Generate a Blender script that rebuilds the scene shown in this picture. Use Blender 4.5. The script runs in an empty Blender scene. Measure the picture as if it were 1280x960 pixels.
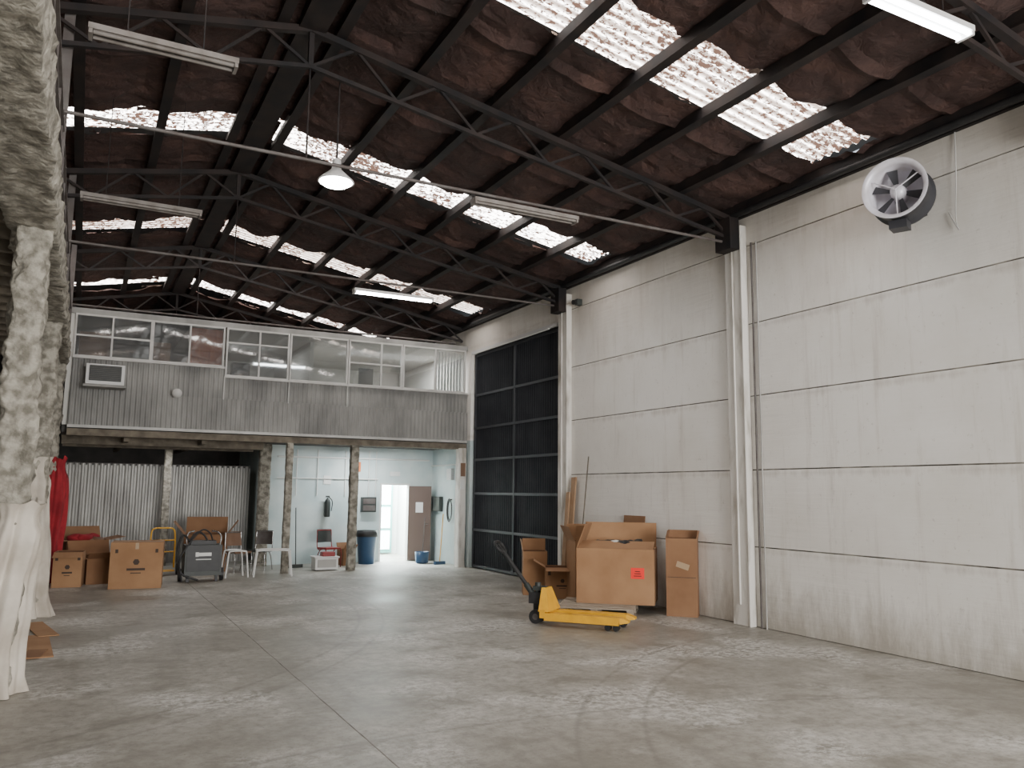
import bpy, math, random
from mathutils import Vector, Matrix, noise
random.seed(7)
COL=bpy.context.collection
# ------------------------------------------------------------------ materials
def mat(name,c1,c2=None,rough=.7,metal=0,scale=4,bump=0,bscale=30,detail=6,lo=.35,hi=.65,stretch=(1,1,1),emit=None,estr=0,spec=.5):
    m=bpy.data.materials.new(name);m.use_nodes=True;nt=m.node_tree;b=nt.nodes['Principled BSDF']
    b.inputs['Roughness'].default_value=rough;b.inputs['Metallic'].default_value=metal
    b.inputs['Specular IOR Level'].default_value=spec
    b.inputs['Base Color'].default_value=(*c1,1)
    tc=nt.nodes.new('ShaderNodeTexCoord');mp=nt.nodes.new('ShaderNodeMapping');mp.inputs['Scale'].default_value=stretch
    nt.links.new(tc.outputs['Object'],mp.inputs[0])
    if c2:
        n=nt.nodes.new('ShaderNodeTexNoise');n.inputs['Scale'].default_value=scale;n.inputs['Detail'].default_value=detail
        nt.links.new(mp.outputs[0],n.inputs['Vector'])
        r=nt.nodes.new('ShaderNodeValToRGB');r.color_ramp.elements[0].position=lo;r.color_ramp.elements[1].position=hi
        r.color_ramp.elements[0].color=(*c1,1);r.color_ramp.elements[1].color=(*c2,1)
        nt.links.new(n.outputs['Fac'],r.inputs[0]);nt.links.new(r.outputs[0],b.inputs['Base Color'])
    if bump:
        n=nt.nodes.new('ShaderNodeTexNoise');n.inputs['Scale'].default_value=bscale;n.inputs['Detail'].default_value=4
        nt.links.new(mp.outputs[0],n.inputs['Vector'])
        bm=nt.nodes.new('ShaderNodeBump');bm.inputs['Strength'].default_value=bump;bm.inputs['Distance'].default_value=.02
        nt.links.new(n.outputs['Fac'],bm.inputs['Height']);nt.links.new(bm.outputs[0],b.inputs['Normal'])
    if emit:
        b.inputs['Emission Color'].default_value=(*emit,1);b.inputs['Emission Strength'].default_value=estr
    return m
class NB:
    def __init__(s,m): s.nt=m.node_tree
    def n(s,t,**k):
        x=s.nt.nodes.new(t)
        for a,v in k.items():
            if a in x.inputs: x.inputs[a].default_value=v
            else: setattr(x,a,v)
        return x
    def l(s,a,b): s.nt.links.new(a,b)
    def ramp(s,src,stops):
        r=s.n('ShaderNodeValToRGB');e=r.color_ramp.elements
        while len(e)<len(stops): e.new(.5)
        for i,(p,c) in enumerate(stops): e[i].position=p;e[i].color=(*c,1) if len(c)==3 else c
        s.l(src,r.inputs[0]);return r.outputs[0]
    def noise(s,vec,scale,detail=6,rough=.55,dist=0):
        x=s.n('ShaderNodeTexNoise');x.inputs['Scale'].default_value=scale;x.inputs['Detail'].default_value=detail
        x.inputs['Roughness'].default_value=rough;x.inputs['Distortion'].default_value=dist;s.l(vec,x.inputs['Vector']);return x.outputs['Fac']
    def coord(s,stretch=(1,1,1),kind='Object'):
        t=s.n('ShaderNodeTexCoord');m=s.n('ShaderNodeMapping');m.inputs['Scale'].default_value=stretch;s.l(t.outputs[kind],m.inputs[0]);return m.outputs[0]
    def math(s,op,a,b=None):
        x=s.n('ShaderNodeMath');x.operation=op
        for i,v in enumerate((a,b)):
            if v is None: continue
            if isinstance(v,(int,float)): x.inputs[i].default_value=v
            else: s.l(v,x.inputs[i])
        return x.outputs[0]
    def mix(s,f,a,b,mode='MIX'):
        x=s.n('ShaderNodeMix');x.data_type='RGBA';x.blend_type=mode
        if isinstance(f,(int,float)): x.inputs[0].default_value=f
        else: s.l(f,x.inputs[0])
        for i,v in ((6,a),(7,b)):
            if isinstance(v,tuple): x.inputs[i].default_value=(*v,1)
            else: s.l(v,x.inputs[i])
        return x.outputs[2]
K=(0,0,0);Wt=(1,1,1)
def g3(v): return (v,v,v)
# floor
m_floor=mat('concrete_floor',(.4,.38,.34),rough=.55);nb=NB(m_floor);b=m_floor.node_tree.nodes['Principled BSDF']
c=nb.coord();big=nb.noise(c,.35,5,.55);med=nb.noise(c,1.6,6,.62);fine=nb.noise(c,9,8,.75)
base=nb.ramp(big,[(.35,(.27,.255,.22)),(.5,(.365,.348,.308)),(.65,(.46,.442,.402))])
base=nb.mix(nb.ramp(med,[(.36,g3(.85)),(.5,K)]),base,(.215,.20,.167))
base=nb.mix(nb.ramp(med,[(.56,K),(.72,g3(.6))]),base,(.53,.515,.48))
base=nb.mix(nb.ramp(fine,[(.38,g3(.6)),(.58,K)]),base,(.18,.168,.14))
# dark oily blotches
oa=nb.noise(c,.9,8,.7,.3);base=nb.mix(nb.ramp(oa,[(.60,K),(.68,g3(.6))]),base,(.15,.138,.113))
wa=nb.noise(c,.7,4,.5);wb=nb.noise(c,12,6,.8);mu=nb.math('MULTIPLY',nb.ramp(wa,[(.52,K),(.62,Wt)]),nb.ramp(wb,[(.46,K),(.56,g3(.8))]))
base=nb.mix(mu,base,(.62,.61,.58))
tr=nb.ramp(nb.noise(nb.coord((1,.10,1)),3.0,5,.6),[(.58,K),(.68,g3(.4))]);base=nb.mix(tr,base,(.19,.178,.15))
# curved tyre marks
wn=nb.noise(c,5,4,.6)
for (cx,cy,r0) in ((9.5,2.0,6.4),(9.5,2.0,6.95),(-4.0,14.5,8.2),(-4.0,14.5,8.55),(3.0,-3.0,9.3)):
    d=nb.n('ShaderNodeVectorMath');d.operation='DISTANCE';nb.l(c,d.inputs[0]);d.inputs[1].default_value=(cx,cy,0)
    e=nb.math('ABSOLUTE',nb.math('SUBTRACT',d.outputs['Value'],r0));e=nb.math('ADD',e,nb.math('MULTIPLY',wn,.10))
    base=nb.mix(nb.ramp(e,[(.05,g3(.42)),(.09,K)]),base,(.15,.14,.12))
spk=nb.ramp(nb.noise(c,34,3,.6),[(.63,K),(.68,g3(.65))]);base=nb.mix(spk,base,(.13,.12,.10))
nb.l(base,b.inputs['Base Color'])
nb.l(nb.ramp(big,[(.35,g3(.38)),(.7,g3(.62))]),b.inputs['Roughness'])
bm=nb.n('ShaderNodeBump');bm.inputs['Strength'].default_value=.2;bm.inputs['Distance'].default_value=.01;nb.l(fine,bm.inputs['Height']);nb.l(bm.outputs[0],b.inputs['Normal'])
m_joint=mat('floor_joint',(.13,.12,.105),(.3,.28,.25),rough=.9,scale=4)
# white wall
m_wall=mat('white_paint_wall',(.74,.72,.68),rough=.75);nb=NB(m_wall);b=m_wall.node_tree.nodes['Principled BSDF']
c=nb.coord();cs=nb.coord((1,2.2,.18));a=nb.noise(c,.5,8,.6);s=nb.noise(cs,2.2,8,.7)
base=nb.ramp(a,[(.3,(.74,.71,.655)),(.6,(.85,.83,.79))]);base=nb.mix(nb.ramp(s,[(.54,K),(.76,g3(.6))]),base,(.49,.445,.38))
f=nb.noise(c,14,8,.7);base=nb.mix(nb.ramp(f,[(.61,K),(.71,g3(.5))]),base,(.40,.365,.31))
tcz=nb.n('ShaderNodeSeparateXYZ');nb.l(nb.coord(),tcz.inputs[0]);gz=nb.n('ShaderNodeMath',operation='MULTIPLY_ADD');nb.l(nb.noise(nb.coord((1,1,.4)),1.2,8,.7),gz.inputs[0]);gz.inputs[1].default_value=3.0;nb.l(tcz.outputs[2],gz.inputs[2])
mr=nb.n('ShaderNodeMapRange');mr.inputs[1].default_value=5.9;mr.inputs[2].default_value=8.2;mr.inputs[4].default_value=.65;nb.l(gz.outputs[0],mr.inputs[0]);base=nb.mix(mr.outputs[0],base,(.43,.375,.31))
g2=nb.n('ShaderNodeMath',operation='MULTIPLY_ADD');nb.l(nb.noise(nb.coord((1,2,.5)),2.0,8,.75),g2.inputs[0]);g2.inputs[1].default_value=-1.9;nb.l(tcz.outputs[2],g2.inputs[2])
mr2=nb.n('ShaderNodeMapRange');mr2.inputs[1].default_value=-.25;mr2.inputs[2].default_value=-1.0;mr2.inputs[4].default_value=.85;nb.l(g2.outputs[0],mr2.inputs[0]);base=nb.mix(mr2.outputs[0],base,(.38,.345,.29))
# grime bleeding down from panel joints
for zj in (1.14,2.26,3.36,4.46,5.68):
    dz=nb.math('SUBTRACT',zj,tcz.outputs[2]);dz=nb.math('ABSOLUTE',nb.math('SUBTRACT',dz,.06));dz=nb.math('ADD',dz,nb.math('MULTIPLY',nb.noise(nb.coord((1,1.5,.3)),3.0,6,.7),.34))
    base=nb.mix(nb.ramp(dz,[(.13,g3(.5)),(.22,K)]),base,(.45,.405,.345))
nb.l(base,b.inputs['Base Color'])
hb=nb.noise(nb.coord((1,.4,6)),2.5,5);bm=nb.n('ShaderNodeBump');bm.inputs['Strength'].default_value=.3;bm.inputs['Distance'].default_value=.02;nb.l(hb,bm.inputs['Height']);nb.l(bm.outputs[0],b.inputs['Normal'])
m_groove=mat('wall_groove',(.10,.09,.075),(.42,.39,.34),scale=2.5,rough=.9,lo=.45,hi=.65)
m_whitecol=mat('column_paint',(.68,.655,.61),(.36,.33,.28),scale=6,lo=.5,hi=.72,stretch=(1,1,.25))
m_bluewall=mat('pale_blue_plaster',(.46,.56,.57),(.60,.67,.66),scale=1.6,rough=.8)
m_dark=mat('dark_wall',(.05,.05,.05),(.09,.085,.08),scale=2,rough=.9)
m_outer=mat('grey_plaster',(.35,.34,.32),(.45,.44,.42),scale=1,rough=.9)
# insulation
m_ins=mat('brown_insulation',(.045,.022,.015),rough=.85);nb=NB(m_ins);b=m_ins.node_tree.nodes['Principled BSDF']
c=nb.coord();a=nb.noise(c,1.1,10,.7,.5)
base=nb.ramp(a,[(.3,(.022,.012,.010)),(.5,(.048,.024,.020)),(.68,(.092,.047,.037))]);g=nb.noise(c,1.0,12,.82,.8)
base=nb.mix(nb.ramp(g,[(.61,K),(.67,g3(.6))]),base,(.17,.115,.088));nb.l(base,b.inputs['Base Color'])
bm=nb.n('ShaderNodeBump');bm.inputs['Strength'].default_value=.8;bm.inputs['Distance'].default_value=.07;nb.l(nb.noise(c,5,8,.6,1),bm.inputs['Height']);nb.l(bm.outputs[0],b.inputs['Normal'])
m_insedge=mat('torn_insulation_edge',(.15,.11,.085),(.06,.035,.028),scale=5,rough=.9,bump=.6,bscale=15)
m_steel=mat('dark_roof_steel',(.010,.009,.010),(.026,.018,.016),scale=3,rough=.65,spec=.3)
m_grey=mat('grey_pipe',(.11,.10,.095),(.07,.055,.05),scale=5,rough=.6)
m_black=mat('black_plastic',(.012,.012,.013),(.02,.02,.021),rough=.5,scale=9)
# skylight
def skylight_mat(S):
    m=bpy.data.materials.new('rusty_translucent_sheet');m.use_nodes=True;nb=NB(m);nt=m.node_tree;nt.nodes.remove(nt.nodes['Principled BSDF'])
    out=nt.nodes['Material Output'];c=nb.coord((.5,1.0,1));a=nb.noise(c,22,4,.75,.2);big=nb.noise(nb.coord(),.7,3,.5)
    ma=nb.n('ShaderNodeMath',operation='MULTIPLY_ADD');nb.l(big,ma.inputs[0]);ma.inputs[1].default_value=.35;nb.l(a,ma.inputs[2])
    mask=nb.ramp(ma.outputs[0],[(.650,K),(.70,Wt)])
    w=nb.n('ShaderNodeTexWave');w.bands_direction='Y';w.inputs['Scale'].default_value=2.12;w.inputs['Distortion'].default_value=.2;nb.l(nb.coord(),w.inputs['Vector'])
    col=nb.ramp(w.outputs['Fac'],[(0,(.12,.095,.08)),(.35,(.5,.44,.40)),(.6,(1,.94,.89))])  # wave bands paint the corrugation's shading into the emission colour
    col=nb.mix(mask,col,(.026,.015,.011))
    e=nb.n('ShaderNodeEmission');nb.l(col,e.inputs[0]);e.inputs[1].default_value=S
    nb.l(e.outputs[0],out.inputs[0]);return m
m_sky=skylight_mat(15.0)
m_tube=mat('lit_tube',(.9,.9,.9),emit=(.92,.97,1),estr=35)
m_tube_off=mat('unlit_tube',(.22,.20,.185),(.14,.12,.105),scale=6)
m_glow=mat('lamp_glow',(.9,.9,.9),emit=(.93,1,.96),estr=60)
m_clad=mat('grey_corrugated',(.16,.157,.15),(.28,.275,.26),scale=1.8,rough=.6,metal=.1,stretch=(1,1,.5),detail=9)
m_fence=mat('partition_corrugated',(.26,.25,.235),(.42,.41,.385),scale=2.5,rough=.5,metal=.2,stretch=(2,1,.3))
m_frame=mat('white_window_frame',(.38,.37,.35),(.48,.47,.45),scale=4,rough=.5)
m_spray=mat('sprayed_insulation',(.16,.147,.12),(.38,.355,.30),scale=9,rough=.95,bump=1,bscale=24,detail=9,lo=.38,hi=.62)
m_joist=mat('aged_joist',(.10,.085,.065),(.2,.17,.13),scale=5,rough=.9)
m_card=mat('cardboard',(.30,.16,.078),(.38,.215,.11),scale=2,rough=.85)
m_card2=mat('cardboard_dark',(.22,.11,.053),(.28,.15,.077),scale=2,rough=.85)
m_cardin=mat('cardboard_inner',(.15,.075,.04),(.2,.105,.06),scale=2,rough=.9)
m_ink=mat('box_ink',(.05,.03,.02));m_tape=mat('tape',(.40,.28,.17),rough=.4)
m_red=mat('red_sticker',(.9,.03,.02),rough=.5);m_redcl=mat('red_cloth',(.36,.02,.03),(.24,.012,.02),scale=4,rough=.9)
m_cloth=mat('white_cloth',(.60,.55,.48),(.42,.37,.31),scale=3,rough=.95,bump=.4,bscale=12)
m_yel=mat('yellow_paint',(.80,.42,.02),(.68,.34,.02),scale=6,rough=.4)
m_wood=mat('pallet_wood',(.26,.21,.155),(.40,.33,.26),scale=3,rough=.85,stretch=(1,6,1))
m_plank=mat('plank_wood',(.33,.2,.11),(.42,.28,.17),scale=3,rough=.8)
m_roll=mat('door_sheet',(.014,.016,.021),(.025,.027,.033),scale=2,rough=.65,metal=.1,spec=.3)
m_rollr=mat('door_rail',(.022,.024,.03),(.034,.036,.042),scale=2,rough=.6)
m_white=mat('white_plastic',(.7,.7,.68),rough=.45);m_whitem=mat('white_metal',(.62,.61,.6),rough=.4)
m_chrome=mat('chrome',(.5,.5,.5),rough=.25,metal=.9);m_gun=mat('gunmetal',(.020,.026,.024),(.034,.040,.037),scale=4,rough=.5)
m_blue=mat('blue_plastic',(.02,.06,.13),rough=.4);m_brown=mat('brown_seat',(.18,.10,.06),rough=.7);m_redp=mat('red_plastic',(.25,.02,.02),rough=.4)
m_fan=mat('fan_metal',(.70,.68,.74),(.55,.52,.54),scale=5,rough=.4,metal=.1);m_fand=mat('fan_dark',(.03,.03,.035),rough=.5)
m_doorleaf=mat('brown_door',(.13,.09,.075),rough=.5);m_paper=mat('paper',(.75,.75,.75));m_teal=mat('teal_frame',(.12,.33,.30),rough=.4)
m_sign=mat('orange_sign',(.65,.18,.05));m_orange=mat('orange_curtain',(.40,.12,.05),(.26,.07,.03),scale=3,stretch=(6,1,1))
m_office=mat('office_wall',(.6,.59,.55),rough=.8);m_day=mat('frosted_daylight_glass',(.9,.9,.9),emit=(.85,1,1),estr=8)
def glassmat():
    m=bpy.data.materials.new('window_glass');m.use_nodes=True;nb=NB(m);nt=m.node_tree;nt.nodes.remove(nt.nodes['Principled BSDF'])
    t=nb.n('ShaderNodeBsdfTransparent');t.inputs[0].default_value=(.85,.87,.87,1);g=nb.n('ShaderNodeBsdfGlossy');g.inputs['Roughness'].default_value=.04
    d=nb.n('ShaderNodeBsdfDiffuse');d.inputs[0].default_value=(.55,.55,.55,1)
    m1=nb.n('ShaderNodeMixShader');m1.inputs[0].default_value=.2;nb.l(t.outputs[0],m1.inputs[1]);nb.l(g.outputs[0],m1.inputs[2])
    m2=nb.n('ShaderNodeMixShader');m2.inputs[0].default_value=.06;nb.l(m1.outputs[0],m2.inputs[1]);nb.l(d.outputs[0],m2.inputs[2]);nb.l(m2.outputs[0],nt.nodes['Material Output'].inputs[0]);return m
m_glass=glassmat()
# ------------------------------------------------------------------ mesh builder
class MB:
    def __init__(s): s.v=[];s.f=[];s.m=[];s.mats=[];s.sm=[];s.M=Matrix.Identity(4)
    def mi(s,m):
        if m not in s.mats: s.mats.append(m)
        return s.mats.index(m)
    def add(s,vs,fs,m,smooth=False):
        o=len(s.v);s.v+=[tuple(s.M@Vector(p)) for p in vs];i=s.mi(m)
        for f in fs: s.f.append([o+k for k in f]);s.m.append(i);s.sm.append(smooth)
    def box(s,c,d,m,R=None):
        hx,hy,hz=d[0]/2,d[1]/2,d[2]/2;vs=[Vector((x,y,z)) for x in(-hx,hx) for y in(-hy,hy) for z in(-hz,hz)]
        if R: vs=[R@p for p in vs]
        c=Vector(c);s.add([c+p for p in vs],[(0,1,3,2),(4,6,7,5),(0,4,5,1),(2,3,7,6),(0,2,6,4),(1,5,7,3)],m)
    def b2(s,a,b,m): s.box([(a[i]+b[i])/2 for i in range(3)],[abs(b[i]-a[i]) for i in range(3)],m)
    def beam(s,p0,p1,w,h,m):
        p0=Vector(p0);p1=Vector(p1);d=p1-p0;L=d.length;x=d.normalized();up=Vector((0,0,1)) if abs(x.z)<.95 else Vector((0,1,0))
        y=up.cross(x).normalized();z=x.cross(y);s.box((p0+p1)/2,(L,w,h),m,Matrix((x,y,z)).transposed())
    def tube(s,p0,p1,r,m,seg=10,r1=None,cap=True,smooth=True):
        p0=Vector(p0);p1=Vector(p1);r1=r if r1 is None else r1;x=(p1-p0).normalized();up=Vector((0,0,1)) if abs(x.z)<.9 else Vector((1,0,0))
        y=up.cross(x).normalized();z=x.cross(y);vs=[]
        for p,rr in((p0,r),(p1,r1)):
            for i in range(seg):
                a=2*math.pi*i/seg;vs.append(p+y*math.cos(a)*rr+z*math.sin(a)*rr)
        s.add(vs,[(i,(i+1)%seg,seg+(i+1)%seg,seg+i) for i in range(seg)],m,smooth)
        if cap: s.add(vs[:seg],[tuple(range(seg))[::-1]],m);s.add(vs[seg:],[tuple(range(seg))],m)
    def path(s,pts,r,m,seg=8):
        for a,b in zip(pts[:-1],pts[1:]): s.tube(a,b,r,m,seg)
    def curve(s,pts,r,m,n=6,seg=8):
        P=[Vector(p) for p in pts];P=[2*P[0]-P[1]]+P+[2*P[-1]-P[-2]];out=[]
        for i in range(1,len(P)-2):
            for k in range(n):
                t=k/n;a,b,c,d=P[i-1],P[i],P[i+1],P[i+2]
                out.append(.5*((2*b)+(c-a)*t+(2*a-5*b+4*c-d)*t*t+(3*b-a-3*c+d)*t**3))
        out.append(P[-2]);s.path(out,r,m,seg)
    def grid(s,fn,nu,nv,m,smooth=True,closed=False):
        vs=[fn(i/nu,j/nv) for j in range(nv+1) for i in range(nu+1)]
        s.add(vs,[(j*(nu+1)+i,j*(nu+1)+i+1,(j+1)*(nu+1)+i+1,(j+1)*(nu+1)+i) for j in range(nv) for i in range(nu)],m,smooth)
    def blob(s,c,r,m,seed=0,nu=14,nv=8):
        def f(u,v):
            a=2*math.pi*(u%1.0);p=math.pi*v;d=Vector((math.cos(a)*math.sin(p),math.sin(a)*math.sin(p),math.cos(p)));k=1+.35*noise.noise(d*1.7+Vector((seed,seed,0)))
            return (c[0]+d.x*r[0]*k,c[1]+d.y*r[1]*k,c[2]+d.z*r[2]*k)
        s.grid(f,nu,nv,m)
    def lathe(s,prof,m,seg=24,axis='z',c=(0,0,0)):
        vs=[]
        for r,z in prof:
            for i in range(seg):
                a=2*math.pi*i/seg;p=(r*math.cos(a),r*math.sin(a),z)
                if axis=='x': p=(z,r*math.cos(a),r*math.sin(a))
                if axis=='y': p=(r*math.cos(a),z,r*math.sin(a))
                vs.append((p[0]+c[0],p[1]+c[1],p[2]+c[2]))
        s.add(vs,[(j*seg+i,j*seg+(i+1)%seg,(j+1)*seg+(i+1)%seg,(j+1)*seg+i) for j in range(len(prof)-1) for i in range(seg)],m,True)
    def build(s,name,loc=(0,0,0),rz=0,bevel=0,rot=None):
        me=bpy.data.meshes.new(name);me.from_pydata(s.v,[],s.f);
        for m in s.mats: me.materials.append(m)
        me.polygons.foreach_set('material_index',s.m);me.polygons.foreach_set('use_smooth',s.sm);me.update()
        o=bpy.data.objects.new(name,me);COL.objects.link(o);o.location=loc;o.rotation_euler=rot or (0,0,rz)
        if bevel:
            bv=o.modifiers.new('b','BEVEL');bv.width=bevel;bv.segments=2;bv.limit_method='ANGLE'
        return o
def nz(x,y,z,s=1): return noise.noise(Vector((x*s,y*s,z*s)))
# ------------------------------------------------------------------ geometry constants
W=8.82;XL=-4.7;Y0=-8.0;Y1=30.0;XR=2.1
def rz(x): return 6.35+.19*(W-x) if x>=XR else 6.35+.19*(W-XR)-.19*(XR-x)
ZR=rz(XR)
TR=[-5.6,-.7,4.3,9.25,14.3,19.35,24.4]
# floor
m=MB();m.b2((XL-.2,Y0-4,-.2),(W+4,Y1+.2,0),m_floor)
m.build('floor')
m=MB()
def wob(x,y): return x+.012*nz(x,y,0,2)
for k in range(80):
    y=Y0+k*.34;m.beam((wob(2.1,y),y,.0005),(wob(2.1,y+.34),y+.34,.0005),.009,.002,m_joint)
m.build('trim_floor_joints')
# right wall
m=MB();zs=[0,1.14,2.26,3.36,4.46,5.68,6.2];ys=[Y0,-5.6,-.7,4.3,9.25,14.5]
m.b2((W+.02,Y0,0),(W+.2,14.5,6.25),m_groove)
for a,bq in zip(ys[:-1],ys[1:]):
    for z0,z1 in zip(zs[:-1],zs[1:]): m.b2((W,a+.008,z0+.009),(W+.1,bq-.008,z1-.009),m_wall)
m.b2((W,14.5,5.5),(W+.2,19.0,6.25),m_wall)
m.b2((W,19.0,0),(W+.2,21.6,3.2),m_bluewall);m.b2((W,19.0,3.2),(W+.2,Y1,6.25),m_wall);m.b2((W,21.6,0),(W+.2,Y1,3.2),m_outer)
m.build('wall_right')
for y in (-.7,4.3,9.25,14.3):
    m=MB();w=.17
    m.b2((W-.11,y-w,0),(W-.003,y+w,6.0),m_whitecol)
    m.b2((W-.13,y-w-.03,0),(W-.003,y-w-.004,6.0),m_whitecol)
    m.b2((W-.14,y-.012,.3),(W-.112,y+.012,5.8),m_whitecol)
    m.b2((W-.30,y-.17,5.62),(W-.115,y+.17,6.12),m_steel)
    m.build('wall_column',bevel=.008)
m=MB();pts=[(W-.03,8.93+nz(0,0,k*.2)*.02,5.7-k*.3) for k in range(20)];m.path(pts,.016,m_grey,6);m.path([(W-.02,p[1]-.09,p[2]) for p in pts],.010,m_outer,6)
m.build('conduit_pipe')
# sliding door
m=MB();y0,y1=14.55,18.95;n=44
def fn(u,v):
    y=y0+(y1-y0)*u;return (W+.13-(.03 if (int(round(u*176))%4) in(1,2) else 0),y,5.42*v+.02)
m.grid(fn,176,1,m_roll,False)
for z in (.06,.95,1.85,2.7,3.5,4.35,5.38): m.b2((W+.07,y0,z-.03),(W+.1,y1,z+.03),m_rollr)
for k in (0,2,4):
    y=y0+.05+k*(y1-y0-.1)/4;m.b2((W+.065,y-.03,0.02),(W+.1,y+.03,5.42),m_rollr)
m.build('door_1')
m=MB();m.b2((W+.17,14.4,0),(W+.25,19.1,5.6),m_dark);m.build('wall_door_backing')
m=MB();m.b2((W-.06,14.6,5.42),(W-.005,18.9,5.49),m_whitem);m.tube((W-.08,14.9,5.40),(W-.08,18.7,5.40),.02,m_white,8);m.build('trim_door_light_slit')  # white bar and tube stand in for the bright light slit above the door
# left, back, front walls
m=MB();m.b2((XL-.2,Y0,0),(XL,Y1,6.4),m_outer);m.build('wall_left')
m=MB();m.b2((XL-.2,Y1,0),(W+.2,Y1+.2,7.8),m_dark);m.build('wall_back')
m=MB();
m.b2((XL-.2,Y0-.2,0),(1.5,Y0,7.8),m_outer);m.b2((8,Y0-.2,0),(W+.2,Y0,7.8),m_outer);m.b2((1.5,Y0-.2,5),(8,Y0,7.8),m_outer);m.build('wall_front')
# ------------------------------------------------------------------ roof
strips=[(-4.2,-3.2),(1.1,2.1),(6.5,7.5),(12.2,13.15),(17.65,18.6),(23.1,24.1)]
segs=[];p=Y0-.3
for a,bq in strips: segs.append((p,a));p=bq
segs.append((p,Y1+.3))
PR=[2.45+1.05*k for k in range(6)]+[8.72];PL=[1.75-1.05*k for k in range(6)]
ins=MB()
def sheet(xa,xb,ya,yb):
    nx=max(2,int(abs(xb-xa)/.105));ny=max(2,int((yb-ya)/.13))
    def f(u,v):
        x=xa+(xb-xa)*u;y=ya+(yb-ya)*v
        if v in(0,1): y+=nz(x*3,ya*7+v*3,1)*.08+nz(x*12,ya,5)*.05
        ph=((x-2.45)/1.05)%1.0
        sag=.08*math.sin(math.pi*ph)*(1+1.1*nz(int((x-2.45)//1.05)*3.1,y*.8,2))+.055*max(0,1-abs(((y*.81)%1)-.5)*9)
        z=rz(x)-.01-max(0,sag)+nz(x,y,0,2.2)*.05+nz(x,y,3,6)*.03
        return (x,y,z)
    ins.grid(f,nx,ny,m_ins,False)
for a,bq in segs:
    sheet(XR,W+.15,a,bq);sheet(XL-.2,XR,a,bq)
for a,bq in strips:
    sheet(XR,XR+.28,a,bq);sheet(XR-.28,XR,a,bq);sheet(W-.28,W+.15,a,bq)
# torn flaps at strip edges
for a,bq in strips:
    for e,sg in((a,1),(bq,-1)):
        x=XL+.3
        while x<W-.5:
            L=.15+.4*random.random();
            if abs(x-XR)>.5 and random.random()<.4:
                d=.05+.12*random.random();s0=random.random()*9
                ins.grid(lambda u,v:(x+L*u,e+sg*(d*v*(.6+nz(u*3,s0,0)))-sg*.03,rz(x+L*u)-.03-d*.3*v*(.8+nz(u*4,s0,1))),6,3,m_insedge if random.random()<.4 else m_ins,False)
            x+=L+.1
ins.build('ceiling')
m=MB()
for a,bq in strips:
    for xa,xb in ((XR+.1,W-.15),(XL,XR-.1)):
        def f(u,v):
            x=xa+(xb-xa)*v;y=a-.12+(bq-a+.24)*u;return (x,y,rz(x)+.09+.022*math.sin(y*2*math.pi/.15))
        m.grid(f,50,1,m_sky)
m.build('skylight_sheets')
m=MB();m.add([(XL-.3,Y0-.4,rz(XL)+.3),(XR,Y0-.4,ZR+.3),(XR,Y1+.3,ZR+.3),(XL-.3,Y1+.3,rz(XL)+.3)],[(0,1,2,3)],m_dark)
m.add([(W+.3,Y0-.4,6.6),(XR,Y0-.4,ZR+.3),(XR,Y1+.3,ZR+.3),(W+.3,Y1+.3,6.6)],[(0,1,2,3)],m_dark);m.build('ceiling_light_blocker')  # unseen opaque planes over roof and skylights, added to block outside light
m=MB()
for x in PR+PL: m.b2((x-.04,Y0,rz(x)-.18),(x+.04,Y1,rz(x)-.03),m_steel);m.b2((x-.065,Y0,rz(x)-.19),(x+.065,Y1,rz(x)-.175),m_steel)
m.b2((XR-.16,Y0,ZR-.26),(XR+.16,Y1,ZR-.08),m_steel);m.build('roof_purlins')
for y in TR:
    m=MB()
    for s in (1,-1):
        xe=W-.12 if s>0 else XL+.1
        A=Vector((xe,y,rz(xe)-.24));B=Vector((XR,y,ZR-.24));C=Vector((xe,y,5.82));D=Vector((XR,y,6.92))
        m.beam(A,B,.09,.08,m_steel);m.beam(C,D,.055,.05,m_steel)
        N=6
        for k in range(N):
            t0=k/N;t1=(k+.5)/N;t2=(k+1)/N
            m.beam(C.lerp(D,t0),A.lerp(B,t1),.035,.035,m_steel);m.beam(A.lerp(B,t1),C.lerp(D,t2),.035,.035,m_steel)
    m.beam((XR,y,6.92),(XR,y,ZR-.1),.06,.06,m_steel);m.tube((XR,y,5.78),(XR,y,6.95),.012,m_steel,6)
    m.build('roof_truss')
    if y!=4.3:
        m=MB();m.tube((XL+.05,y,5.76),(W-.32,y,5.76),.022,m_grey,8);m.build('tie_rod')
# eave gutter pipe
m=MB();m.b2((W-.06,Y0,6.14),(W+.02,Y1,6.33),m_steel);m.tube((W-.13,Y0,6.18),(W-.13,Y1-8,6.18),.05,m_black,10);m.build('trim_eave_pipe')
# ------------------------------------------------------------------ lights fixtures
def fluor(x0,x1,y,z,lit,ztop):
    m=MB();m.box(((x0+x1)/2,y,z+.04),(x1-x0,.16,.05),m_whitem if lit else m_tube_off)
    mt=m_tube if lit else m_tube_off
    for dy in(-.045,.045): m.tube((x0+.04,y+dy,z),(x1-.04,y+dy,z),.019,mt,8)
    for x in(x0+.01,x1-.03): m.box((x+.01,y,z),(.03,.15,.05),m_whitem if lit else m_tube_off)
    for x in(x0+.3,x1-.3): m.tube((x,y,z+.06),(x,y,ztop(x)),.006,m_steel,5)
    m.build('fluorescent_fixture')
top=lambda x:rz(x)-.15
fluor(4.27,5.85,9.25,5.62,False,lambda x:5.735);fluor(4.22,5.78,14.3,5.52,True,lambda x:5.735);fluor(5.26,6.48,3.98,5.82,True,top)
fluor(-.25,1.25,11.7,5.66,False,top);fluor(-.2,1.02,7.4,5.72,False,top)
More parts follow.
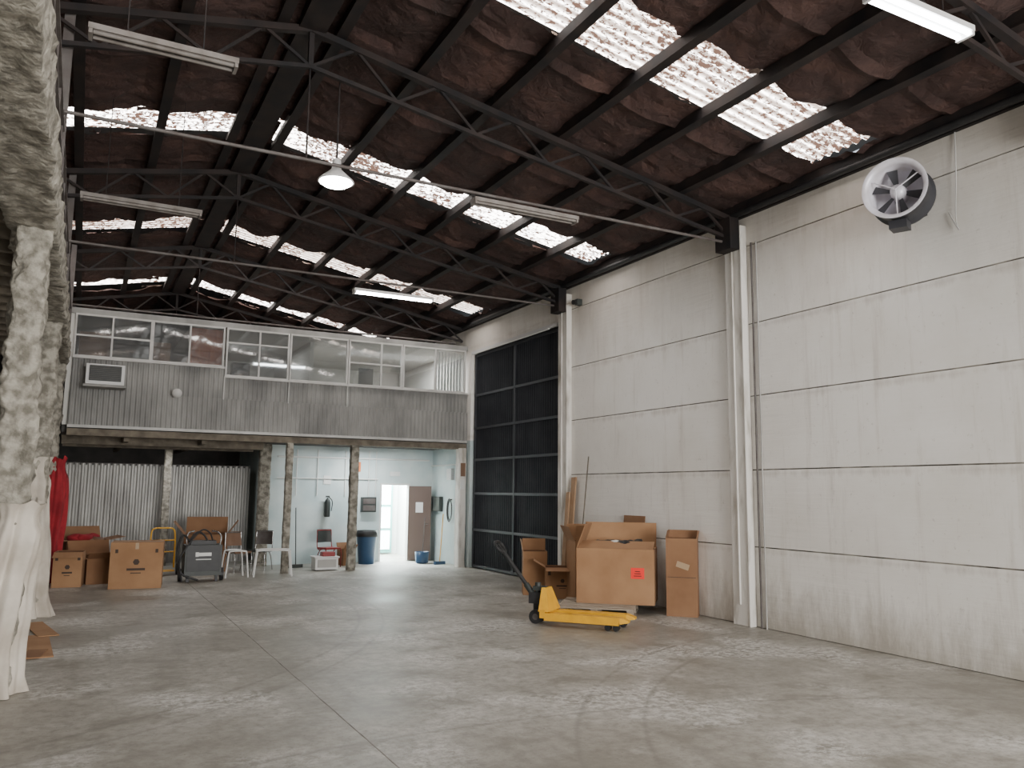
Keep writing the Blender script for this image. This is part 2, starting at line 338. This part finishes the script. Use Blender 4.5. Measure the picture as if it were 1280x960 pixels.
m=MB();m.lathe([(.02,.3),(.05,.28),(.06,.16),(.10,.12),(.21,.02),(.22,0),(.20,0),(.09,.10)],m_whitem,28);m.lathe([(.0,-.07),(.08,-.06),(.15,-.035),(.205,.005)],m_glow,24);m.tube((0,0,.28),(0,0,1.35),.012,m_steel,6)
m.build('pendant_lamp',loc=(2.5,9.38,5.60))
# ------------------------------------------------------------------ rear mezzanine office
YM=19.2
m=MB()
def clad(x0,x1,z0,z1,y):
    n=int((x1-x0)/.026)
    def f(u,v):
        k=int(round(u*n))%4;return (x0+(x1-x0)*u,y-(.02 if k in(1,2) else 0),z0+(z1-z0)*v)
    m.grid(f,n,1,m_clad,False)
clad(-.3,8.8,3.2,3.92,YM);clad(-.3,2.75,3.9,4.62,YM+.035);clad(2.75,8.8,3.9,4.42,YM+.035)
for x in (2.75,4.2,5.6): m.b2((x-.012,YM-.03,3.9),(x+.012,YM+.02,4.42),m_frame)
m.b2((-.3,YM-.035,3.14),(8.8,YM+.25,3.2),m_frame);m.b2((-.3,YM+.06,3.2),(8.8,YM+.2,4.4),m_dark)
m.b2((-.3,YM+.0,2.98),(8.8,YM+.3,3.12),m_joist)
m.b2((-.4,YM+.26,3.05),(8.8,26,3.2),m_dark)
m.b2((-.3,YM-.04,4.60),(2.75,YM+.2,4.64),m_frame);m.b2((2.75,YM-.04,4.40),(8.8,YM+.2,4.44),m_frame)
m.b2((-.4,YM+.02,5.56),(8.8,YM+.2,5.68),m_clad);m.b2((-.4,YM+.2,5.6),(8.8,24.5,5.68),m_office)
m.b2((-.4,24.5,3.2),(8.8,24.6,5.68),m_office);m.b2((-.4,YM+.1,3.2),(-.3,24.5,5.68),m_office);m.b2((4.9,YM+1.0,3.2),(5.0,24.5,5.6),m_office);m.b2((2.0,YM+.5,3.2),(2.05,24.5,5.6),m_office)
m.b2((2.0,YM+.12,4.64),(2.7,YM+.15,5.5),m_orange);m.b2((-.2,YM+.14,4.64),(.4,YM+.17,5.2),m_brown);m.b2((1.25,YM+.14,4.64),(1.6,YM+.17,5.1),m_brown)
for x in (.8,3.4,6.6): m.b2((x,22.5,3.2),(x+1.1,23.1,4.9),m_brown)
# monitor, shelf and blind seen through the glass
m.b2((6.05,YM+.5,4.3),(6.4,YM+.6,4.95),m_gun);m.b2((3.0,YM+.6,4.3),(3.4,YM+.9,4.85),m_gun)
for k in range(9): m.b2((7.95+k*.085,YM+.16,4.46),(8.0+k*.085,YM+.17,5.5),m_white)
m.build('wall_mezzanine_office')
def win(i,x0,x1,z0,z1,mull=(),tr=None,y=YM+.04):
    m=MB();t=.035
    m.b2((x0,y-.03,z0),(x0+t,y+.05,z1),m_frame);m.b2((x1-t,y-.03,z0),(x1,y+.05,z1),m_frame);m.b2((x0+t,y-.03,z0),(x1-t,y+.05,z0+t),m_frame);m.b2((x0+t,y-.03,z1-t),(x1-t,y+.05,z1),m_frame)
    for q in mull: m.b2((q-t/2,y-.025,z0+t),(q+t/2,y+.045,z1-t),m_frame)
    if tr: m.b2((x0+t,y-.02,tr-t/2),(x1-t,y+.04,tr+t/2),m_frame)
    m.b2((x0+t,y+.012,z0+t),(x1-t,y+.02,z1-t),m_glass);m.build('window_%d'%i)
win(1,-.3,1.2,4.64,5.56,(.42,),5.1);win(2,1.2,2.72,4.64,5.56,(1.98,))
win(3,2.76,4.18,4.44,5.56,(3.5,),5.22);win(4,4.2,5.6,4.44,5.56,());win(5,5.62,7.0,4.44,5.56,(6.45,),5.0);win(6,7.02,8.75,4.44,5.56,(7.9,))
# ac
m=MB();m.box((0,0,0),(.72,.5,.42),m_whitem);m.box((.0,-.26,.02),(.6,.03,.32),m_gun)
for k in range(8): m.box((0,-.28,-.11+k*.038),(.58,.012,.012),m_grey)
m.box((0,-.05,-.24),(.8,.44,.05),m_clad);m.build('air_conditioner',loc=(.33,18.9,4.22),bevel=.01)
m=MB();m.lathe([(.0,-.1),(.1,-.1),(.09,.0),(.05,.06),(.0,.06)],m_frame,16,'y');m.box((0,.1,0),(.05,.1,.05),m_frame);m.build('security_camera',loc=(1.75,19.0,3.95))
# mezz columns
def roughcol(name,x,y,z0,z1,w,d,mt=None,amp=.03):
    m=MB();H=z1-z0
    def f(u,v):
        a=2*math.pi*(u%1.0);c,s=math.cos(a),math.sin(a);e=.35
        px=math.copysign(abs(c)**e,c)*w/2;py=math.copysign(abs(s)**e,s)*d/2;z=z0+H*v
        k=1+amp/(w/2)*(nz(px*7+x,py*7+y,z*5)+.6*nz(px*20,py*20,z*16+x));return (x+px*k,y+py*k,z)
    m.grid(f,40,int(H/.05),mt or m_spray);m.build(name)
roughcol('support_column',4.3,19.25,0,2.98,.16,.16,amp=.012);roughcol('support_column',5.9,19.4,0,2.98,.2,.2,amp=.012)
roughcol('support_column',4.15,21.3,0,3.05,.28,.28,amp=.015);roughcol('support_column',1.95,22.2,0,3.05,.18,.18,amp=.01);roughcol('support_column',8.68,19.25,0,3.0,.2,.3,m_whitecol,amp=.01)
# door wall
m=MB();DY=21.5
m.b2((4.3,DY,0),(7.33,DY+.12,3.05),m_bluewall);m.b2((8.12,DY,0),(W,DY+.12,3.05),m_bluewall);m.b2((7.33,DY,2.05),(8.12,DY+.12,3.05),m_bluewall)
m.b2((4.3,DY+.12,0),(4.42,26,3.05),m_bluewall)
m.b2((7.0,DY+.12,0),(7.1,24,3.05),m_white);m.b2((8.7,DY+.12,0),(8.8,24,3.05),m_white);m.b2((7.0,24,0),(8.8,24.1,3.05),m_white)
m.build('wall_door_side')
m=MB();m.b2((7.29,DY-.02,0),(7.34,DY+.14,2.1),m_white);m.b2((8.11,DY-.02,0),(8.16,DY+.14,2.1),m_white);m.b2((7.34,DY-.02,2.05),(8.11,DY+.14,2.1),m_white)
m.M=Matrix.Translation((8.12,DY-.03,0))@Matrix.Rotation(math.radians(-28),4,'Z')
m.b2((0.0,-.04,.02),(.62,0,2.03),m_doorleaf);m.box((.3,-.045,1.45),(.2,.006,.28),m_paper);m.tube((.55,-.08,1.0),(.45,-.08,1.0),.012,m_chrome,8);m.tube((.55,-.08,1.0),(.55,-.04,1.0),.012,m_chrome,8)
m.M=Matrix.Identity(4);m.build('door_2')
m=MB();
for a,bq in ((7.35,7.85),(7.95,8.5)):
    m.b2((a,23.85,.05),(bq,23.9,2.3),m_teal)
    for z0,z1 in((.15,.7),(.78,1.4),(1.48,2.2)): m.b2((a+.07,23.83,z0),(bq-.07,23.848,z1),m_day)
m.build('door_3')
# wall fittings
m=MB();m.b2((6.75,DY-.14,1.32),(7.15,DY-.002,1.72),m_gun);m.b2((6.78,DY-.15,1.36),(7.12,DY-.14,1.5),m_grey);m.b2((6.78,DY-.15,1.54),(7.12,DY-.14,1.68),m_grey);m.build('breaker_box',bevel=.008)
m=MB();m.lathe([(.0,0),(.07,0),(.075,.04),(.075,.38),(.05,.45),(.025,.47),(.025,.5)],m_gun,16);m.box((0,0,.53),(.1,.03,.04),m_black);m.curve([(.03,0,.52),(.12,-.02,.4),(.1,-.03,.15)],.012,m_black);m.box((0,.09,.25),(.1,.04,.3),m_white);m.build('fire_extinguisher',loc=(5.82,21.38,1.2))
m=MB();m.b2((5.72,DY-.02,2.05),(5.92,DY,2.28),m_white);m.b2((6.5,DY-.02,2.4),(6.72,DY,2.66),m_sign);m.b2((7.55,DY-.02,2.3),(7.85,DY,2.42),m_white);m.build('wall_sign')
m=MB()
for x in(5.0,5.55,6.3,6.95,7.15): m.tube((x,DY-.03,1.75),(x,DY-.03,2.95),.014,m_white,6)
m.tube((4.5,DY-.03,2.75),(8.7,DY-.03,2.75),.022,m_white,8);m.tube((4.5,DY-.04,2.2),(7.2,DY-.04,2.2),.015,m_white,8);m.tube((W-.03,19.6,2.6),(W-.03,DY,2.6),.02,m_white,8);m.build('wall_conduit')
m=MB();m.b2((W-.12,20.7,1.35),(W-.002,21.2,1.75),m_gun);m.b2((W-.09,20.0,2.2),(W-.002,20.3,2.5),m_white);m.build('meter_box',bevel=.006)
m=MB()
for k in range(4):
    r=.13+.01*k;m.path([(W-.05-.01*k,20.1+r*math.sin(a/10*math.pi),1.4+1.9*r*math.cos(a/10*math.pi)) for a in range(21)],.009,m_black,6)
m.tube((W-.06,20.1,1.68),(W-.002,20.1,1.68),.02,m_grey);m.build('coiled_hose')
m=MB();m.b2((8.6,19.06,2.28),(8.72,19.09,2.62),m_brown);m.b2((8.6,19.06,1.95),(8.7,19.09,2.2),m_white);m.build('notice_sign')
# corrugated partition
m=MB()
def f(u,v):
    k=int(round(u*128))%4;return (-.4+4.5*u,23-(.04 if k in(1,2) else 0),2.5*v)
m.grid(f,128,1,m_fence,False);m.b2((-.4,23,2.46),(4.1,23.06,2.52),m_grey);m.b2((-.4,23.01,0),(4.1,23.05,2.45),m_outer);m.build('corrugated_partition')
m=MB();
for y in(20.3,21.6): m.b2((-.4,y,2.85),(3.9,y+.15,3.04),m_joist)
for x in(.8,2.4): m.b2((x,19.6,2.9),(x+.1,25.8,3.0),m_joist)
m.b2((.8,24,2.0),(4.0,25.5,2.3),m_joist);m.build('mezzanine_joists')
# ------------------------------------------------------------------ left mezzanine
m=MB()
def f(u,v):
    P=[(-.36,4.85),(-.36,4.42),(-.8,4.42),(-.8,4.85),(-.36,4.85)];t=u*4;i=min(3,int(t));t-=i
    x=P[i][0]+(P[i+1][0]-P[i][0])*t;z=P[i][1]+(P[i+1][1]-P[i][1])*t;y=-6+25*v
    return (x+.04*nz(x*6,y*3,z*6)+.035*nz(x*18,y*9,z*18),y,z+.03*nz(y*3,x*6,z*5)+.03*nz(y*10,x*16,z*15))
m.grid(f,28,480,m_spray)
m.b2((XL,-6,4.72),(-.8,19.2,4.85),m_joist)
y=-5.8
while y<19: m.b2((XL,y,4.5),(-.8,y+.1,4.72),m_joist);y+=.6
m.b2((XL,-6,4.3),(XL+.2,19.2,4.72),m_joist);m.b2((-2.9,-6,4.25),(-2.7,19.2,4.5),m_joist)
m.build('left_mezzanine_deck')
CX=-.56
for y in(9.15,14.3,19.1): roughcol('sprayed_column',CX,y,0,4.42,.3,.32,amp=.055)
m=MB()
for y in(4.45,9.4,14.45,19.0): m.b2((-.48,y-.05,4.88),(-.38,y+.05,rz(-.4)-.2),m_grey)
y=2.0
while y<19.2:
    m.b2((-.44,y-.015,4.9),(-.4,y+.015,5.6),m_grey);y+=.9
for z in(5.6,5.3): m.b2((-.45,1.5,z-.02),(-.39,19.2,z+.02),m_grey)
m.b2((-.47,1.5,4.88),(-.38,19.2,4.98),m_grey);m.build('mezzanine_railing')
def curtain(name,x,y,h,rt,rb,mt,seed):
    m=MB()
    def f(u,v):
        a=2*math.pi*(u%1.0);z=h*v+.005
        fold=.16*math.sin(a*6+seed+1.2*math.sin(v*4+seed))+.07*math.sin(a*13+seed*2-v*5);fold*=(1.15-.5*v)
        r=(rb+(rt-rb)*v**.7)*(1+fold+.18*nz(math.cos(a)*1.5,math.sin(a)*1.5,v*4+seed))
        if v>.84: r*=1-.22*math.sin((v-.84)/.16*math.pi)
        if v<.08: r*=1+.25*(1-v/.08)*(1+nz(math.cos(a)*2,math.sin(a)*2,seed+4))*.6
        return (x+r*math.cos(a)-.05*math.sin(v*3+seed),y+r*math.sin(a)*1.1,z+(.10*nz(math.cos(a)*2,math.sin(a)*2,seed) if v==1 else 0))
    m.grid(f,120,40,mt);m.build(name)
curtain('cloth_wrap',CX,9.15,1.74,.25,.235,m_cloth,1);curtain('cloth_wrap',CX-.04,14.3,2.35,.24,.30,m_cloth,5);curtain('red_curtain',CX+.1,19.1,2.5,.2,.24,m_redcl,9)
m=MB();m.box((0,0,.006),(.28,1.6,.012),m_card);m.box((.06,1.3,.012),(.24,1.3,.012),m_card,Matrix.Rotation(.12,3,'Z'));m.box((-.05,-.6,.02),(.2,.5,.01),m_card2,Matrix.Rotation(-.2,3,'Z'));m.build('cardboard_sheet',loc=(-.30,11.6,0),rz=.06)
# ------------------------------------------------------------------ boxes
def cbox(name,loc,rzv,sx,sy,sz,flaps=None,mt=None,logo=True,z0=0,fill=None):
    mt=mt or m_card;m=MB();t=.008;hx,hy=sx/2,sy/2
    for sgn in(-1,1):
        m.box((0,sgn*(hy-t/2),sz/2),(sx,t,sz),mt);m.box((sgn*(hx-t/2),0,sz/2),(t,sy-2*t,sz),mt)
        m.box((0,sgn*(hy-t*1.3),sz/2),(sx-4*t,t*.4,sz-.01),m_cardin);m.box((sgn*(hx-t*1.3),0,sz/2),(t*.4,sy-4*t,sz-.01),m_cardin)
    m.box((0,0,t/2),(sx-2*t,sy-2*t,t),mt)
    if flaps is None:
        m.box((0,-hy/2,sz+t/2),(sx,hy-.003,t),mt);m.box((0,hy/2,sz+t/2),(sx,hy-.003,t),mt);m.box((0,0,sz+t+.001),(sx,.06,.002),m_tape);m.box((0,-hy-.001,sz-.06),(.06,.002,.12),m_tape)
    else:
        for side,ang in zip(('f','b','l','r'),flaps):
            if ang is None: continue
            a=math.radians(ang);L=min(sx,sy)*.48
            if side in'fb':
                s=-1 if side=='f' else 1;o=Vector((0,s*hy,sz));d=Vector((0,s*math.sin(a),math.cos(a)));w=Vector((1,0,0));wl=sx*.98
            else:
                s=-1 if side=='l' else 1;o=Vector((s*hx,0,sz));d=Vector((s*math.sin(a),0,math.cos(a)));w=Vector((0,1,0));wl=sy*.98
            n=d.cross(w).normalized();m.box(o+d*L/2,(wl,L,t),mt,Matrix((w,d,n)).transposed())
    if logo:
        y=-hy-.002;m.lathe([(.0,0),(sz*.07,0)],m_ink,6,'y',(.0,y,sz*.58));m.box((0,y,sz*.42),(sx*.35,.002,sz*.05),m_ink);m.box((0,y,sz*.34),(sx*.2,.002,sz*.02),m_ink)
        m.box((-sx*.38,y,sz*.82),(.05,.002,.07),m_ink);m.box((sx*.38,y,sz*.82),(.05,.002,.07),m_ink)
    return m,name,(loc[0],loc[1],z0),rzv
def put(t): return t[0].build(t[1],loc=t[2],rz=t[3])
put(cbox('cardboard_box',(1.12,17.72),-.12,.92,.7,.86))
put(cbox('cardboard_box',(.5,18.75),.1,.55,.6,.5,(60,120,100,None),m_card2,False))
put(cbox('cardboard_box',(-.05,18.35),-.1,.5,.6,.66,(110,150,None,None),None,True))
t=cbox('cardboard_box',(.2,19.9),.2,.8,.7,.8,(150,40,100,80),m_card2,False);
for k in range(6): t[0].blob((-.2+k*.08,-.1+.08*math.sin(k*2),.8+.04*math.cos(k*3)),(.16,.16,.09),m_redcl if k%2==0 else m_brown,k)
put(t)
put(cbox('cardboard_box',(2.75,20.6),-.15,.95,.8,.85,(None,10,40,35),m_card2,False))
# boxes by right wall
m=MB()
for k in range(7): m.box((0,-.55+k*.183,.135),(1.2,.11,.02),m_wood)
for x in(-.55,0,.55):
    m.box((x,0,.115),(.1,1.2,.02),m_wood);m.box((x,0,.012),(.1,1.2,.022),m_wood)
    for y in(-.5,0,.5): m.box((x,y,.063),(.1,.14,.085),m_wood)
m.build('wooden_pallet',loc=(7.52,11.22,0),rz=-.70)
t=cbox('large_cardboard_box',(7.96,11.30),-.72,1.24,.85,.86,(-75,15,-20,-100),None,False,z0=.146)
t[0].box((.36,-.428,.49),(.21,.003,.17),m_red);
for k in range(3): t[0].box((.36,-.431,.45+.035*k),(.12-.02*k,.003,.012),m_ink)
t[0].box((0,0,.72),(1.2,.80,.01),m_card)
for k,(x,y) in enumerate(((-.15,.12),(.05,.2),(.2,.1),(-.3,.22),(.3,.2),(.1,-.05))): t[0].blob((x,y,.86),(.17,.15,.12),m_black,k*3)
t[0].blob((-.02,-.02,.93),(.12,.08,.05),m_white,7);put(t)
put(cbox('cardboard_box',(7.95,13.05),-.5,.62,.5,.55,(100,120,60,None),None,True))
put(cbox('cardboard_box',(7.75,13.72),-.45,.45,.45,.8,(None,5,10,None),None,False))
put(cbox('cardboard_box',(8.15,12.42),-.3,.7,.6,1.05,(10,8,25,None),None,False))
# tall narrow carton
t=cbox('tall_carton',(8.54,10.36),-.80,.48,.26,1.20,(None,12,-15,10),m_card2,False)
t[0].box((.02,-.132,.78),(.2,.003,.09),m_tape,Matrix.Rotation(.3,3,'Y'));t[0].box((.0,-.133,.60),(.44,.002,.008),m_ink);put(t)
m=MB();m.box((0,0,.75),(.012,.62,1.5),m_card2);m.box((-.02,.1,.55),(.012,.5,1.1),m_card);m.build('leaning_cardboard',loc=(8.64,11.95,.012),rot=(0,.1,0))
m=MB();m.box((0,0,1.1),(.03,.16,2.2),m_plank);m.box((-.05,.1,.95),(.03,.12,1.9),m_plank);m.build('leaning_plank',loc=(8.55,13.85,.012),rot=(-.02,.09,0))
m=MB();m.tube((0,0,0),(0,0,2.6),.012,m_joist,6);m.build('thin_stick',loc=(8.5,13.4,.012),rot=(.02,.09,0))
# ------------------------------------------------------------------ pallet jack (local: forks along +x)
m=MB()
for s in(-1,1):
    y=s*.19
    m.box((.62,y,.16),(1.12,.15,.05),m_yel);m.box((.62,y-s*.07,.13),(1.1,.012,.1),m_yel);m.box((.62,y+s*.07,.13),(1.1,.012,.1),m_yel);m.add([(1.18,y-.075,.1),(1.18,y+.075,.1),(1.3,y+.045,.12),(1.3,y-.045,.12),(1.18,y-.075,.185),(1.18,y+.075,.185),(1.3,y+.045,.15),(1.3,y-.045,.15)],[(0,1,2,3),(4,7,6,5),(0,3,7,4),(1,5,6,2),(3,2,6,7)],m_yel)
    m.tube((1.0,y-.05,.042),(1.0,y+.05,.042),.042,m_black,16);m.tube((1.12,y-.05,.042),(1.12,y+.05,.042),.042,m_black,16);m.box((1.06,y,.08),(.2,.03,.03),m_gun)
m.box((.04,0,.17),(.08,.52,.12),m_yel)
m.add([(-.02,-.26,.2),(-.02,.26,.2),(-.02,.12,.52),(-.02,-.12,.52),(.14,-.26,.2),(.14,.26,.2),(.05,.12,.52),(.05,-.12,.52)],[(0,3,2,1),(4,5,6,7),(0,4,7,3),(1,2,6,5),(3,7,6,2),(0,1,5,4)],m_yel)
m.box((-.08,0,.5),(.2,.14,.06),m_gun);m.tube((-.12,0,.16),(-.12,0,.58),.045,m_gun,14);m.tube((-.12,0,.1),(-.12,0,.3),.07,m_black,14)
for s in(-1,1): m.tube((-.12,s*.05,.1),(-.12,s*.11,.1),.1,m_black,20);m.tube((-.12,s*.045,.1),(-.12,s*.115,.1),.045,m_grey,12)
m.box((-.13,0,.36),(.22,.14,.16),m_black)
a=Vector((-.16,0,.36));bq=Vector((-.66,0,.98));m.tube(a,bq,.03,m_black,12);m.tube(a,a.lerp(bq,.3),.045,m_gun,12)
u=(bq-a).normalized();c=bq
m.curve([c,c+Vector((0,.09,0))+u*.05,c+Vector((0,.12,0))+u*.13,c+Vector((0,.09,0))+u*.2,c+u*.22,c+Vector((0,-.09,0))+u*.2,c+Vector((0,-.12,0))+u*.13,c+Vector((0,-.09,0))+u*.05,c],.02,m_black)
m.beam(c+u*.02,c+u*.18,.03,.02,m_black)
m.build('pallet_jack',loc=(6.18,10.60,0),rz=math.atan2(-.77,.64))
# ------------------------------------------------------------------ exhaust fan (local +x toward the wall)
m=MB();R=.335
m.lathe([(R+.03,-.40),(R+.03,-.37),(R,-.36),(R,-.06),(R+.03,-.04),(R+.03,0),(0,0)],m_fand,40,'x');m.lathe([(R+.03,-.40),(R-.01,-.405),(R-.035,-.34),(R-.04,-.02),(0,-.02)],m_fan,40,'x')
m.lathe([(0,-.30),(.05,-.30),(.08,-.27),(.09,-.2),(.09,-.05)],m_fan,20,'x')
for k in range(6):
    a=k*2*math.pi/6+.3
    def f(u,v,a=a):
        r=.08+.21*u;w=(v-.5)*(.05+.08*u);tw=.5;y=w*math.cos(tw);return (-.2+w*math.sin(tw),r*math.cos(a)-y*math.sin(a),r*math.sin(a)+y*math.cos(a))
    m.grid(f,5,4,m_fand)
for k in range(3):
    a=k*2*math.pi/3+.5;m.tube((-.34,0,0),(-.34,(R-.02)*math.cos(a),(R-.02)*math.sin(a)),.008,m_fan,6)
m.box((-.14,.02,-.39),(.2,.2,.1),m_fand);m.beam((.0,-.05,-.2),(.18,-.2,-.2),.06,.06,m_fand);m.beam((.0,.1,.2),(.12,.1,.2),.06,.06,m_fand);m.beam((.0,-.1,.2),(.2,-.2,.2),.06,.06,m_fand)
o=m.build('exhaust_fan',loc=(W-.25,6.17,5.48),rz=.40)
m=MB();m.curve([(W-.02,5.62,6.14),(W-.05,5.62,5.6),(W-.04,5.66,5.1),(W-.06,5.62,4.95),(W-.03,5.75,5.2)],.007,m_outer);m.build('fan_cable')
m=MB();m.box((0,0,0),(.12,.1,.12),m_gun);m.tube((-.06,0,0),(-.14,-.02,-.02),.05,m_black);m.build('wall_speaker',loc=(W-.062,13.75,5.75))
# ------------------------------------------------------------------ workshop items
m=MB();m.box((0,0,.44),(.72,.5,.62),m_gun);m.box((0,-.255,.48),(.66,.012,.52),m_black);m.box((.02,-.265,.56),(.26,.005,.07),m_white);m.box((-.13,-.265,.56),(.06,.005,.09),m_white);m.box((0,-.265,.46),(.3,.005,.02),m_white)
for s in(-1,1):
    m.tube((s*.38,.05,.13),(s*.44,.05,.13),.13,m_black,20);m.box((s*.28,-.15,.07),(.06,.06,.14),m_black)
    m.curve([(s*.32,-.15,.74),(s*.34,-.15,.9),(s*.28,-.1,1.0),(s*.18,.05,1.02)],.018,m_chrome)
m.curve([(-.25,-.15,.8),(-.42,-.2,.95),(-.5,-.2,.6),(-.42,-.3,.2),(-.1,-.34,.05)],.022,m_black);m.curve([(.1,-.1,.78),(0,-.1,.95),(-.15,-.12,1.0),(-.3,-.15,.8)],.02,m_black);m.curve([(.2,-.1,.78),(.1,-.15,1.0),(-.1,-.2,1.02),(-.45,-.3,.5),(-.4,-.3,.02)],.016,m_black)
m.box((0,0,.79),(.5,.3,.08),m_black);m.build('welding_machine',loc=(2.38,18.3,0),bevel=.012)
def trestle(loc,w,r):
    m=MB()
    for y in(-.2,.2): m.curve([(-w/2,y,0.01),(-w/2+.05,y,.5),(-w/2+.1,y,.57),(w/2-.1,y,.57),(w/2-.05,y,.5),(w/2,y,0.01)],.018,m_white,5)
    for x in(-w/2+.1,w/2-.1): m.tube((x,-.2,.57),(x,.2,.57),.014,m_white)
    m.build('stool_frame',loc=loc,rz=r)
trestle((3.12,18.75,0),.48,.1);trestle((3.92,18.7,0),.8,-.15)
def chair(name,loc,r,seat,back,fr):
    m=MB()
    for s in(-1,1):
        m.curve([(s*.22,-.2,0.01),(s*.21,-.19,.44),(s*.21,.18,.45),(s*.2,.24,.9)],.012,fr,5);m.curve([(s*.22,.24,0.01),(s*.21,.16,.3),(s*.21,.05,.44)],.012,fr,4)
    m.tube((-.2,.24,.9),(.2,.24,.9),.012,fr);m.tube((-.21,-.19,.2),(.21,-.19,.2),.01,fr)
    m.box((0,0,.465),(.42,.42,.04),seat)
    m.grid(lambda u,v:((u-.5)*.4,.215+.06*(1-abs(2*u-1)**2)+.05*v,.6+.32*v),8,4,back);m.grid(lambda u,v:((u-.5)*.4,.195+.06*(1-abs(2*u-1)**2)+.05*v,.6+.32*v),8,4,back)
    m.build(name,loc=loc,rz=r)
chair('metal_chair',(3.35,19.75,0),.4,m_brown,m_brown,m_chrome);chair('metal_chair',(3.9,20.1,0),-.6,m_gun,m_grey,m_chrome);chair('red_chair',(5.62,20.35,0),.3,m_redp,m_gun,m_redp)
m=MB();m.box((0,0,.16),(.55,.4,.28),m_white);m.box((0,-.205,.17),(.45,.02,.18),m_outer);m.box((0,0,.31),(.6,.45,.04),m_whitem);m.box((.05,-.05,.38),(.3,.25,.10),m_redp);m.build('white_crate',loc=(5.35,19.7,0),bevel=.02)
m=MB();m.lathe([(0,0.0),(.2,0),(.26,.72),(.28,.74),(.28,.8),(.24,.82),(0,.84)],m_blue,24);m.lathe([(.275,.7),(.285,.7),(.285,.82),(.25,.86)],m_black,24);m.build('trash_bin',loc=(6.78,20.95,0))
put(cbox('cardboard_box',(6.2,20.8),.2,.35,.35,.4,(40,20,None,None),m_card2,False))
m=MB();m.lathe([(0,0),(.14,0),(.18,.3),(.19,.3),(.165,.02)],m_blue,20);m.tube((0,0,.05),(.1,.1,1.2),.012,m_grey);m.build('mop_bucket',loc=(8.2,20.6,0))
m=MB();m.tube((0,0,.06),(.1,.35,1.45),.012,m_black);m.box((0,0,.04),(.35,.06,.08),m_gun);m.build('broom',loc=(4.85,20.5,0),rz=.2)
m=MB();m.tube((0,0,.04),(.12,.1,1.3),.012,m_yel);m.box((0,0,.04),(.3,.08,.08),m_blue);m.build('floor_squeegee',loc=(8.5,20.1,0))
m=MB()
for s in(-1,1): m.curve([(s*.25,0,.15),(s*.25,.05,.8),(s*.2,.08,1.0),(0,.08,1.02)],.018,m_yel);m.tube((s*.3,0,.12),(s*.35,0,.12),.12,m_black,18)
m.box((0,-.1,.1),(.5,.3,.02),m_yel);m.tube((-.25,.03,.5),(.25,.03,.5),.015,m_yel);m.tube((-.25,.04,.75),(.25,.04,.75),.015,m_yel);m.build('hand_truck',loc=(1.75,19.9,0))
# ------------------------------------------------------------------ lights
def area(name,loc,rot,sx,sy,e,col=(1,1,1)):
    l=bpy.data.lights.new(name,'AREA');l.shape='RECTANGLE';l.size=sx;l.size_y=sy;l.energy=e;l.color=col;o=bpy.data.objects.new(name,l);COL.objects.link(o);o.location=loc;o.rotation_euler=rot
area('unseen_gate_daylight',(4.7,Y0-.1,2.5),(math.radians(90),0,0),6.3,4.8,2800,(1,.985,.955))  # area lamp added in the unseen front opening, simulates daylight
area('vestibule_fill',(7.9,22.8,2.9),(0,0,0),1.2,1.2,1000,(.9,1,1))  # added lamp, stands in for the brightness beyond the open door
area('office_ceiling_light',(7.2,21.0,5.55),(0,0,0),2.5,1,260);area('office_ceiling_light',(3.6,21.5,5.55),(0,0,0),1.5,1,35)
area('under_mezzanine_fill',(6.6,20.5,2.96),(0,0,0),1.2,.15,80,(.95,.99,1));area('under_mezzanine_fill',(1.9,21.4,2.83),(0,0,0),1.2,.15,22)  # lamps without fixtures, added to brighten the space below the mezzanine
w=bpy.data.worlds.new('w');bpy.context.scene.world=w;w.use_nodes=True;w.node_tree.nodes['Background'].inputs[0].default_value=(.8,.9,1,1);w.node_tree.nodes['Background'].inputs[1].default_value=1.5
# ------------------------------------------------------------------ camera
yaw,pit,rol=math.radians(27.783),math.radians(7.553),math.radians(.596)
fwd=Vector((math.sin(yaw)*math.cos(pit),math.cos(yaw)*math.cos(pit),math.sin(pit)));right=Vector((math.cos(yaw),-math.sin(yaw),0));up=right.cross(fwd)
r2=right*math.cos(rol)+up*math.sin(rol);u2=-right*math.sin(rol)+up*math.cos(rol)
cam=bpy.data.cameras.new('camera');cam.sensor_width=36;cam.lens=1017.3*36/1280;o=bpy.data.objects.new('camera',cam);COL.objects.link(o)
M=Matrix((r2,u2,-fwd)).transposed().to_4x4();M.translation=(0,0,1.9);o.matrix_world=M;bpy.context.scene.camera=o
